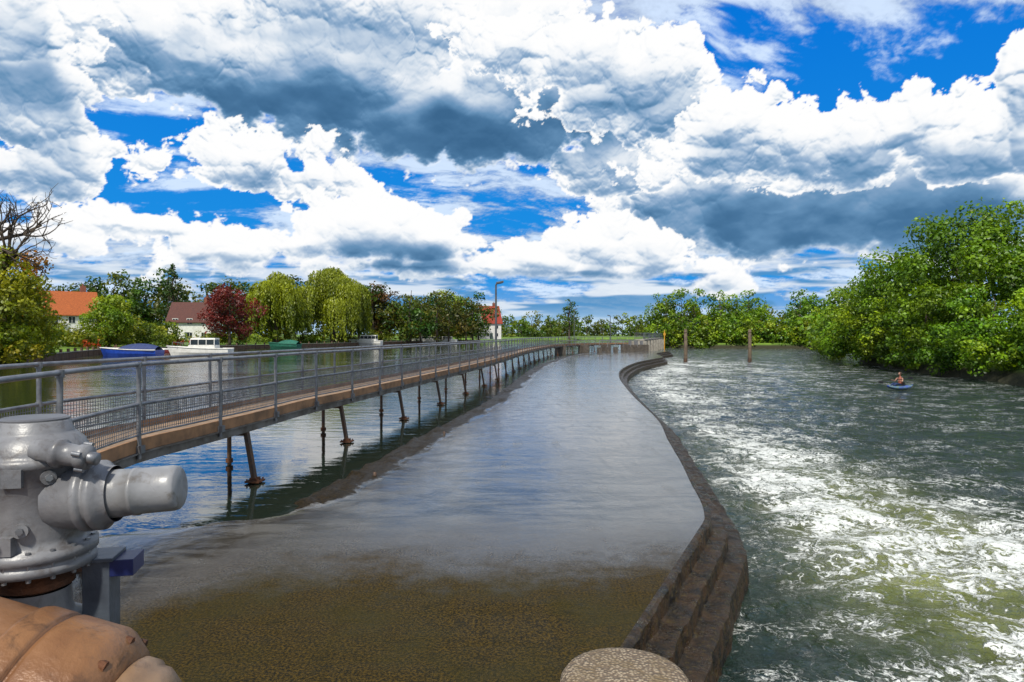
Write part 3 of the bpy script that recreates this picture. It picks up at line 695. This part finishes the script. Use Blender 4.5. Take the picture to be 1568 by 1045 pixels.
tree('yellow_green_tree',-48.5,66,9,4.4,-.5,nclump=70,dens=5,leaf=.22,seed=14,cd=(.04,.055,.005),cl=(.20,.26,.013),cr=(.14,.26))
tree('orange_leaved_tree',-53,71,12.5,4.6,2,nclump=50,dens=5,leaf=.24,seed=15,cd=(.06,.04,.005),cl=(.30,.14,.012),cr=(.14,.26))
tree('yellow_green_tree',-47.0,61,10.5,4.8,-.5,nclump=90,dens=5,leaf=.22,seed=16,cd=(.03,.055,.005),cl=(.19,.25,.016),cr=(.14,.26))
mass('overhanging_bank_bushes',[(-45.0,62,3.2,2.8,-1.4),(-47,66,3.4,2.8,-1.4),(-48.6,70,3.2,2.6,-1.4),(-46,57,3.4,3,-1.4),(-43.8,60,2.4,2.2,-1.2)],leaf=.2,dens=5,cd=(.03,.06,.005),cl=(.17,.25,.016),seed=31,nclump=30,cr=(.18,.32))
Bk=[]
for i in range(46): Bk.append((-140+i*2.9+rng.normal(0,1),165+rng.uniform(0,30)+max(0,i-28)*2,rng.uniform(13,20),rng.uniform(5,8),0))
mass('background_woodland',Bk,leaf=.55,dens=4.5,cd=(.008,.024,.005),cl=(.05,.105,.015),seed=4,nclump=20)
Fr=[]
for i in range(90):
    x=-60+i*2.8;Fr.append((x+rng.normal(0,2),rng.uniform(352,400)-(60 if x<-15 else 0),rng.uniform(8,16),rng.uniform(4,8),-1))
for i in range(30):
    x=60+i*6;Fr.append((x,rng.uniform(215,330),rng.uniform(11,17),rng.uniform(5,8),0))
for i in range(22): Fr.append((-30+i*3+rng.normal(0,1.5),262+i*4.6,rng.uniform(5,10),rng.uniform(3.5,5.5),-1))
mass('distant_tree_line',Fr,leaf=.75,dens=4.2,cd=(.012,.032,.006),cl=(.085,.16,.02),seed=5,nclump=16)
BA=np.array(BANK,float)
Hd=[]
for i in range(70):
    y=90+i/69*150;xb=np.interp(y,BA[:,1],BA[:,0])
    Hd.append((xb-rng.uniform(2.5,18),y+rng.uniform(-2,2),rng.uniform(1.2,4.4),rng.uniform(1.2,3.2),-.2))
for i in range(34): Hd.append((-84+rng.uniform(0,28),rng.uniform(98,118),rng.uniform(1.6,5.0),rng.uniform(1.3,3.2),0))
mass('garden_shrubs',Hd,leaf=.26,dens=4.5,cd=(.02,.045,.005),cl=(.16,.22,.02),seed=6,nclump=14)
Hf=[(-66,104,1.8,1.3,0),(-63,101,1.3,1.2,0),(-58,118,1.4,1.2,0),(-54,116,1.5,1.2,0),(-70,100,1.6,1.3,0),(-60,97,1.5,1.6,0)]
mass('flowering_shrubs',Hf,leaf=.2,dens=5,cd=(.12,.02,.02),cl=(.4,.08,.04),seed=7,nclump=10)
mb=MB();rng=np.random.default_rng(8);tips=[]
def br(p,d,L,r,lv):
    k=4;pts=[p];q=p.copy();dd=d.copy()
    for i in range(k):
        dd=dd+rng.normal(0,.16,3)+np.array([0,0,.04]);dd/=np.linalg.norm(dd);q=q+dd*L/k;pts.append(q)
    mb.tube(pts,[r*(1-.5*i/k) for i in range(k+1)],6,caps=False)
    if lv==0: tips.append(q);return
    for j in range(3):
        nd=dd+rng.normal(0,.55,3);nd/=np.linalg.norm(nd);br(pts[rng.integers(2,k+1)],nd,L*rng.uniform(.58,.80),r*.55,lv-1)
br(np.array([-47.5,62,.3]),np.array([-.02,0,1.]),9.5,.6,5)
br(np.array([-47.5,62,6.]),np.array([.45,0,.8]),5,.3,4)
V=quads(np.array(tips)[::6],rng.normal(size=(len(tips[::6]),3)),np.full(len(tips[::6]),.15),rng)
assemble('bare_tree',V,np.full((len(V),3),.05),mb)
# ------------------------------------------------------------------ bank edging
piling=mat('timber_piling',(.15,.085,.05),(.07,.045,.03),2,.85,0,.6)
mb=MB();bp=resample(BA,1.0);nb=offset(bp)
for i in range(len(bp)-1):
    a=bp[i]+nb[i]*.6;b=bp[i+1]+nb[i+1]*.6
    mb.beam((*a,.1),(*b,.1),.12,.9,0)
    mb.beam((*a,.60),(*b,.60),.35,.08,1)
    if i%3==0: mb.box((*a,.35),(.22,.22,1.3),0,0)
mb.build('river_wall',[piling,concm])
mb=MB();mb.box((-51.5,90,.75),(1.6,12,.12),.5,1)
for k in range(5):
    for s_ in(-.7,.7):
        v=Matrix.Rotation(.5,3,'Z')@Vector((s_,(k-2)*2.6,0));mb.box((-51.5+v.x,90+v.y,.2),(.14,.14,1.9),.5,0)
mb.build('wooden_jetty',[piling,deckm])
# ------------------------------------------------------------------ houses
glass=mat('window_glass',(.03,.04,.05),None,3,.1,0,0);white=mat('white_paint',(.75,.74,.70),(.6,.59,.55),2,.6,0,.1)
def roof_mat(name,c1,c2):
    m,g,p=new_mat(name);tc=g.n('ShaderNodeTexCoord').outputs['Object'];b=g.n('ShaderNodeTexBrick');g.put(b.inputs['Vector'],g.comb(g.sep(tc)[0],g.sep(tc)[2],0.))
    b.inputs['Color1'].default_value=(*c1,1);b.inputs['Color2'].default_value=(*c2,1);b.inputs['Mortar'].default_value=(c2[0]*.4,c2[1]*.4,c2[2]*.4,1)
    b.inputs['Scale'].default_value=3;b.inputs['Mortar Size'].default_value=.03
    g.put(p.inputs['Base Color'],g.mix(g.mr(g.noise(tc,1.5,4),.4,.7,0,.5),b.outputs[0],c2));p.inputs['Roughness'].default_value=.85;return m
brick=roof_mat('brick',(.30,.10,.06),(.22,.075,.05));doorm=mat('door_paint',(.08,.12,.1),None,3,.5)
def house(name,x,y,wd,dp,he,hr,rot,wallm,roofm,z0=.9,chim=1,hip=0):
    e=empty(name,(x,y,z0));e.rotation_euler=(0,0,rot)
    mb=MB();a,b=wd/2,dp/2
    mb.add([(-a,-b,0),(a,-b,0),(a,b,0),(-a,b,0),(-a,-b,he),(a,-b,he),(a,b,he),(-a,b,he),(-a,0,hr-.15),(a,0,hr-.15)],[(0,1,5,4),(2,3,7,6),(1,2,6,9,5),(3,0,4,8,7)],0)
    mb.build('walls',wallm,e)
    mb=MB();o=.45;k=(hr-he)/b;ze=he-o*k;t=.16;hx=a*hip
    for s in(-1,1):
        v=[(-a-o,s*(b+o),ze),(a+o,s*(b+o),ze),(a+o-hx,0,hr),(-a-o+hx,0,hr)];v+= [(p[0],p[1],p[2]+t) for p in v]
        mb.add(v,[(0,1,2,3),(4,7,6,5),(0,4,5,1),(1,5,6,2),(2,6,7,3),(3,7,4,0)],0)
    mb.build('roof',roofm,e)
    mb=MB();nw=max(2,int(wd/2.4))
    for fl in range(1 if he<4 else 2):
        for i in range(nw):
            xx=-a+wd*(i+.5)/nw;zc=1.5+fl*2.7
            for s in(-1,1):
                mb.box((xx,s*(b+.012),zc),(1.1,.08,1.25),0,0);mb.box((xx,s*(b+.03),zc),(.92,.08,1.07),0,1);mb.box((xx,s*(b+.045),zc),(.06,.08,1.07),0,0)
        for s in(-1,1):
            zc=1.5+fl*2.7;mb.box((s*(a+.012),0,zc),(.08,1.3,1.25),0,0);mb.box((s*(a+.03),0,zc),(.08,1.1,1.07),0,1)
    mb.build('windows',[white,glass],e)
    mb=MB();mb.box((-.4,-b-.02,1.05),(1.05,.1,2.1),0,0);mb.build('door',doorm,e)
    if chim:
        mb=MB();mb.box((a*.55,.3,hr+.3),(.9,.7,1.8),0,0);mb.tube([(a*.55,.3,hr+1.2),(a*.55,.3,hr+1.6)],.14,8,0);mb.build('chimney',brick,e)
    return e
house('white_cottage',-79,122,7.5,7.0,5.4,9.2,math.radians(38),white,roof_mat('orange_tiles',(.50,.13,.03),(.34,.085,.02)))
house('brown_roofed_house',-64,138,8,7,4.4,8.0,math.radians(8),white,roof_mat('brown_tiles',(.14,.05,.035),(.09,.035,.03)))
house('red_brick_house',-8,240,6.5,7,6.0,11.5,math.radians(20),white,roof_mat('red_tiles',(.38,.05,.025),(.26,.04,.025)))
# ------------------------------------------------------------------ boats
def boat(name,x,y,L,W,H,rot,hull,trim,cab=None,cover=None,z0=-.02):
    e=empty(name,(x,y,z0));e.rotation_euler=(0,0,rot)
    ns=16;V=[]
    for i in range(ns+1):
        t=i/ns;xx=-L/2+L*t;wv=W/2*(1-max(0,(t-.45)/.55)**2.2)*(.88+.12*min(1,t*4));wv=max(wv,.02);sh=H*(1+.35*t*t)
        rake=.35*H*(max(0,t-.7)/.3)**2
        V+= [(xx-rake*1.5,0,-.3),(xx-rake*.8,wv*.75,-.12),(xx,wv,.05+sh*.35),(xx+rake,wv*1.05,sh),(xx+rake,wv*.93,sh+.02),(xx+rake,wv*.9,sh-.12),(xx+rake,0,sh-.10+.06)]
    k=7
    mb=MB()
    for s in(1,-1):
        vs=[(a,b*s,c) for a,b,c in V];
        for j in range(k-1):
            fs=[(i*k+j,i*k+j+1,(i+1)*k+j+1,(i+1)*k+j) for i in range(ns)]
            mb.add(vs,fs,0 if j<3 else 1,True)
    tr=V[:k];ring=tr[:4]+[(a,-b,c) for a,b,c in reversed(tr[:4])];mb.add(ring,[tuple(range(len(ring)))],0)
    mb.build('hull',[hull,trim],e)
    rb=MB();pts=[(V[i*k+3][0],V[i*k+3][1]+.02,V[i*k+3][2]) for i in range(ns+1)];rb.tube(pts,.06,6);rb.tube([(a,-b,c) for a,b,c in pts],.06,6);rb.build('rubbing_strake',trim,e)
    if cab:
        c0,c1,ch=cab;cb=MB();wd=W*.72
        def sect(xa,xb,z0_,z1_,w0,w1,mi,sl=.15):
            cb.add([(xa,-w0/2,z0_),(xb,-w0/2,z0_),(xb,w0/2,z0_),(xa,w0/2,z0_),(xa+sl*.3,-w1/2,z1_),(xb-sl*2,-w1/2,z1_),(xb-sl*2,w1/2,z1_),(xa+sl*.3,w1/2,z1_)],[(3,2,1,0),(4,5,6,7),(0,1,5,4),(1,2,6,5),(2,3,7,6),(3,0,4,7)],mi)
        xa,xb=-L/2+L*c0,-L/2+L*c1
        sect(xa,xb,H-.1,H+ch*.35,wd,wd*.97,0);sect(xa+.06,xb-.2,H+ch*.352,H+ch*.85,wd*.95,wd*.86,1,.2);sect(xa,xb-.42,H+ch*.852,H+ch,wd*.9,wd*.82,0,.05)
        n=int((xb-xa)/.9)
        for i in range(n+1):
            xx=xa+.08+(xb-xa-.55)*i/max(1,n)
            for s in(-1,1): cb.beam((xx,s*wd*.48,H+ch*.34),(xx+.02,s*wd*.435,H+ch*.86),.07,.07,0)
        cb.build('cabin',[trim,glass],e)
        rl=MB();zz=H*1.35+.45;xe=L/2*.9
        rl.tube([(xb,W*.36,H+.5),(L*.33,W*.30,zz),(xe,.05,zz+.05),(L*.33,-W*.30,zz),(xb,-W*.36,H+.5)],.02,6)
        for a_,b_ in((xb,.36),(L*.33,.30),(xe,.02)):
            for s in(-1,1): rl.tube([(a_,s*W*b_,H*.95),(a_,s*W*b_,zz)],.018,6)
        rl.build('pulpit_rail',galv,e)
    if cover:
        cv=MB();vs=[];nn=10;mm=8
        for i in range(nn+1):
            t=i/nn;xx=-L*.48+L*.9*t;w0=W*.5*(1-max(0,(t-.5)/.5)**2.2)+.05;hh=(.75*math.sin(math.pi*min(1,t*1.1+.12))**.6 if t*1.1+.12<1 else .1)
            for j in range(mm+1):
                s=-1+2*j/mm;vs.append((xx,s*w0,H+.02+max(.0,hh)*(1-abs(s)**1.6)-.15*abs(s)))
        cv.add(vs,[(i*(mm+1)+j,i*(mm+1)+j+1,(i+1)*(mm+1)+j+1,(i+1)*(mm+1)+j) for i in range(nn) for j in range(mm)],0,True);cv.build('tarpaulin',cover,e)
    return e
blue=mat('blue_gelcoat',(.02,.07,.42),None,3,.3,0,0);green=mat('green_canvas',(.015,.14,.09),(.01,.09,.06),3,.7,0,.2);navy=mat('navy_hull',(.02,.04,.12),None,3,.3,0,0)
redm=mat('red_canvas',(.22,.03,.03),None,3,.7,0,.1)
boat('blue_day_boat',-45.5,81.5,7.2,2.1,.75,math.radians(176),blue,white,None,mat('navy_canvas',(.03,.05,.16),None,3,.7,0,.2))
boat('cabin_cruiser',-38.6,84.5,7.4,2.5,.85,math.radians(184),white,white,(.22,.68,1.3))
boat('covered_boat',-43,129,6,2.3,.8,math.radians(170),green,green,None,green)
boat('cabin_cruiser',-36,168,8,2.7,1.0,math.radians(175),white,white,(.15,.7,1.4))
boat('narrow_day_boat',-23.5,205,14,2.6,1.0,math.radians(178),white,white,(.1,.85,.9))
boat('small_dinghy',-50,97,3.8,1.5,.5,math.radians(170),redm,white)
# ------------------------------------------------------------------ posts in water
pw_=mat('pile_wood',(.16,.12,.08),(.09,.065,.045),4,.9,0,.6)
for x,y in((21.0,82.6),(28.9,83)):
    mb=MB();mb.tube([(x,y,-2.5),(x+.02,y,1.0),(x,y,3.1),(x,y,3.2)],[.24,.22,.19,.12],14,0)
    mb.tube([(x,y,-1.),(x,y,-.3)],.245,14,1);mb.tube([(x,y,2.75),(x,y,2.85)],.215,14,1)
    mb.build('timber_pile',[pw_,legm])
sl=empty('sluice_gates')
mb=MB()
P0=np.array([20.5,110.]);P1=np.array([37,170.])
for i in range(9):
    t=i/8;c=P0+(P1-P0)*t;mb.box((*c,-.2),(2.4,.9,3.4),-.27,0)
    if i<8:
        d=P0+(P1-P0)*(t+.0625);mb.box((*d,-.6),(.4,6.8,2.2),-.27,1)
d=(P0+P1)/2;mb.box((*d,1.65),(1.6,62,.2),-.268,0)
mb.build('piers_and_deck',[concm,legm],sl)
mb=MB()
for s in(-.7,.7):
    for i in range(31):
        c=P0+(P1-P0)*i/30;mb.tube([(c[0]+s,c[1],1.7),(c[0]+s,c[1],2.8)],.035,6)
    for zz in(2.2,2.8): mb.tube([(P0[0]+s,P0[1],zz),(P1[0]+s,P1[1],zz)],.035,6)
mb.build('railings',galv,sl)
mb=MB()
for x,y in((6.5,92),(10.5,99.5),(14.5,105.5),(18.3,110)):
    mb.box((x,y,.1),(.9,1.4,1.9),.5,0)
mb.box((19.5,108.5,.2),(3.2,3.0,1.5),.5,0)
for k in range(3): mb.box((18.6+k*.9,107.6,1.2),(.35,.35,.7),.5,1)
for k in range(6):
    x_=12.5+k*1.4;y_=97.5+k*1.7;mb.box((x_,y_,.25),(.5,.5,.9),.5,0);mb.tube([(x_,y_,.7),(x_,y_,1.7)],.05,6,1)
mb.tube([(12.5,97.5,1.65),(19.5,106,1.65)],.05,6,1)
mb.build('bridge_piers',[mat('dark_wet_concrete',(.12,.10,.08),(.06,.05,.04),3,.8,0,.6,30),paint])
mb=MB();x,y=33.5,150
mb.tube([(x,y,-2),(x,y,3.2),(x,y,3.5)],[.12,.12,.03],10,0);mb.box((x,y,2.6),(.5,.1,.5),0,0)
mb.build('channel_marker',mat('yellow_paint',(.55,.28,.02),None,3,.5,0,0))
# ------------------------------------------------------------------ kayaker
KX,KY,KZ=23.6,41.5,-.74
ke=empty('kayaker',(KX,KY,KZ));ke.rotation_euler=(0,0,math.radians(200));ke.scale=(.88,.88,.88)
mb=MB();V=[];ns=20;sg=12
for i in range(ns+1):
    t=i/ns;xx=-1.5+3*t;w_=max(.01,.36*math.sin(math.pi*t)**.7);hh=max(.01,.17*math.sin(math.pi*t)**.5);zc=.12+.16*abs(2*t-1)**3
    for k in range(sg):
        a=2*math.pi*k/sg;V.append((xx*.8,w_*math.cos(a),zc+hh*math.sin(a)*(.8 if math.sin(a)>0 else 1)))
mb.add(V,[(i*sg+k,i*sg+(k+1)%sg,(i+1)*sg+(k+1)%sg,(i+1)*sg+k) for i in range(ns) for k in range(sg)],0,True)
mb.tube([(.38*math.cos(a)+.05,.24*math.sin(a),.275) for a in np.linspace(0,6.283,20)],.025,6,1,caps=False)
mb.box((-.25,0,.36),(.05,.34,.25),0,1)
mb.build('kayak_hull',[mat('kayak_blue',(.03,.06,.40),(.16,.26,.05),2.5,.35,0,0),blackm],ke)
def skin(name,js,ed,mt,par,sub=2):
    me=bpy.data.meshes.new(name);me.from_pydata([j[:3] for j in js],ed,[]);ob=bpy.data.objects.new(name,me);COL.objects.link(ob);ob.parent=par
    sk=ob.modifiers.new('skin','SKIN')
    lay=me.skin_vertices[0] if len(me.skin_vertices) else None
    if lay:
        for i,j in enumerate(js): lay.data[i].radius=(j[3],j[3]);lay.data[i].use_root=(i==0)
    s=ob.modifiers.new('sub','SUBSURF');s.levels=sub;s.render_levels=sub;me.materials.append(mt);return ob
skinm=mat('skin_tone',(.46,.25,.17),None,5,.6,0,0);vest=mat('dusky_red_vest',(.34,.10,.06),None,5,.7,0,0);hair=mat('hair',(.06,.035,.02),None,5,.8,0,0)
J=[(0,0,.32,.15),(-.03,0,.50,.14),(-.02,0,.68,.16),(-.01,0,.80,.10),(0,0,.88,.05),(.01,0,.95,.05)]
skin('torso',J,[(0,1),(1,2),(2,3),(3,4),(4,5)],vest,ke)
for s in(-1,1):
    J=[(-.01,s*.14,.77,.06),(.02,s*.22,.74,.052),(.12,s*.30,.55,.042),(.33,s*.27,.60,.034),(.38,s*.27,.62,.035),(.43,s*.26,.63,.02)]
    skin('arm',J,[(i,i+1) for i in range(5)],skinm,ke)
    for f in range(5):
        skin('finger',[(.39,s*.27+(f-2)*.018,.62,.012),(.43,s*.27+(f-2)*.02,.64,.010),(.45,s*.27+(f-2)*.02,.61,.009)],[(0,1),(1,2)],skinm,ke,1)
    J=[(.05,s*.09,.32,.09),(.45,s*.14,.40,.075),(.75,s*.10,.26,.05)]
    skin('leg',J,[(0,1),(1,2)],navy,ke)
import bmesh
bm=bmesh.new();bmesh.ops.create_uvsphere(bm,u_segments=20,v_segments=14,radius=1)
for v in bm.verts:
    x_,y_,z_=v.co;v.co=(.095*x_*(1+.08*(z_<0)*(x_>0)),.075*y_*(1-.18*max(0,-z_)),.12*z_)
    if x_>.9 and -.3<z_<.15: v.co.x+=.018
me=bpy.data.meshes.new('head');bm.to_mesh(me);bm.free();ob=bpy.data.objects.new('head',me);COL.objects.link(ob);ob.parent=ke;ob.location=(.02,0,1.06);me.materials.append(skinm)
mb=MB();mb.lathe([(0,.125),(.06,.115),(.095,.06),(.10,0),(.085,-.05)],(.0,0,1.07),(-.2,0,1),16,0,True)
mb.build('hair',hair,ke)
mb=MB()
for s in(-1,1):
    mb.box((.108,s*.03,1.07),(.01,.02,.012),0,0);mb.tube([(.02,s*.074,1.05),(.015,s*.088,1.07)],.02,8,1)
mb.box((.11,0,1.01),(.008,.04,.008),0,0)
mb.tube([(.45,-1.0,.45),(.42,0,.63),(.40,1.0,.82)],.015,8,0);mb.box((.45,-1.15,.42),(.03,.36,.15),.0,0);mb.box((.40,1.15,.85),(.03,.36,.15),0,0)
mb.build('face_and_paddle',[blackm,skinm],ke)
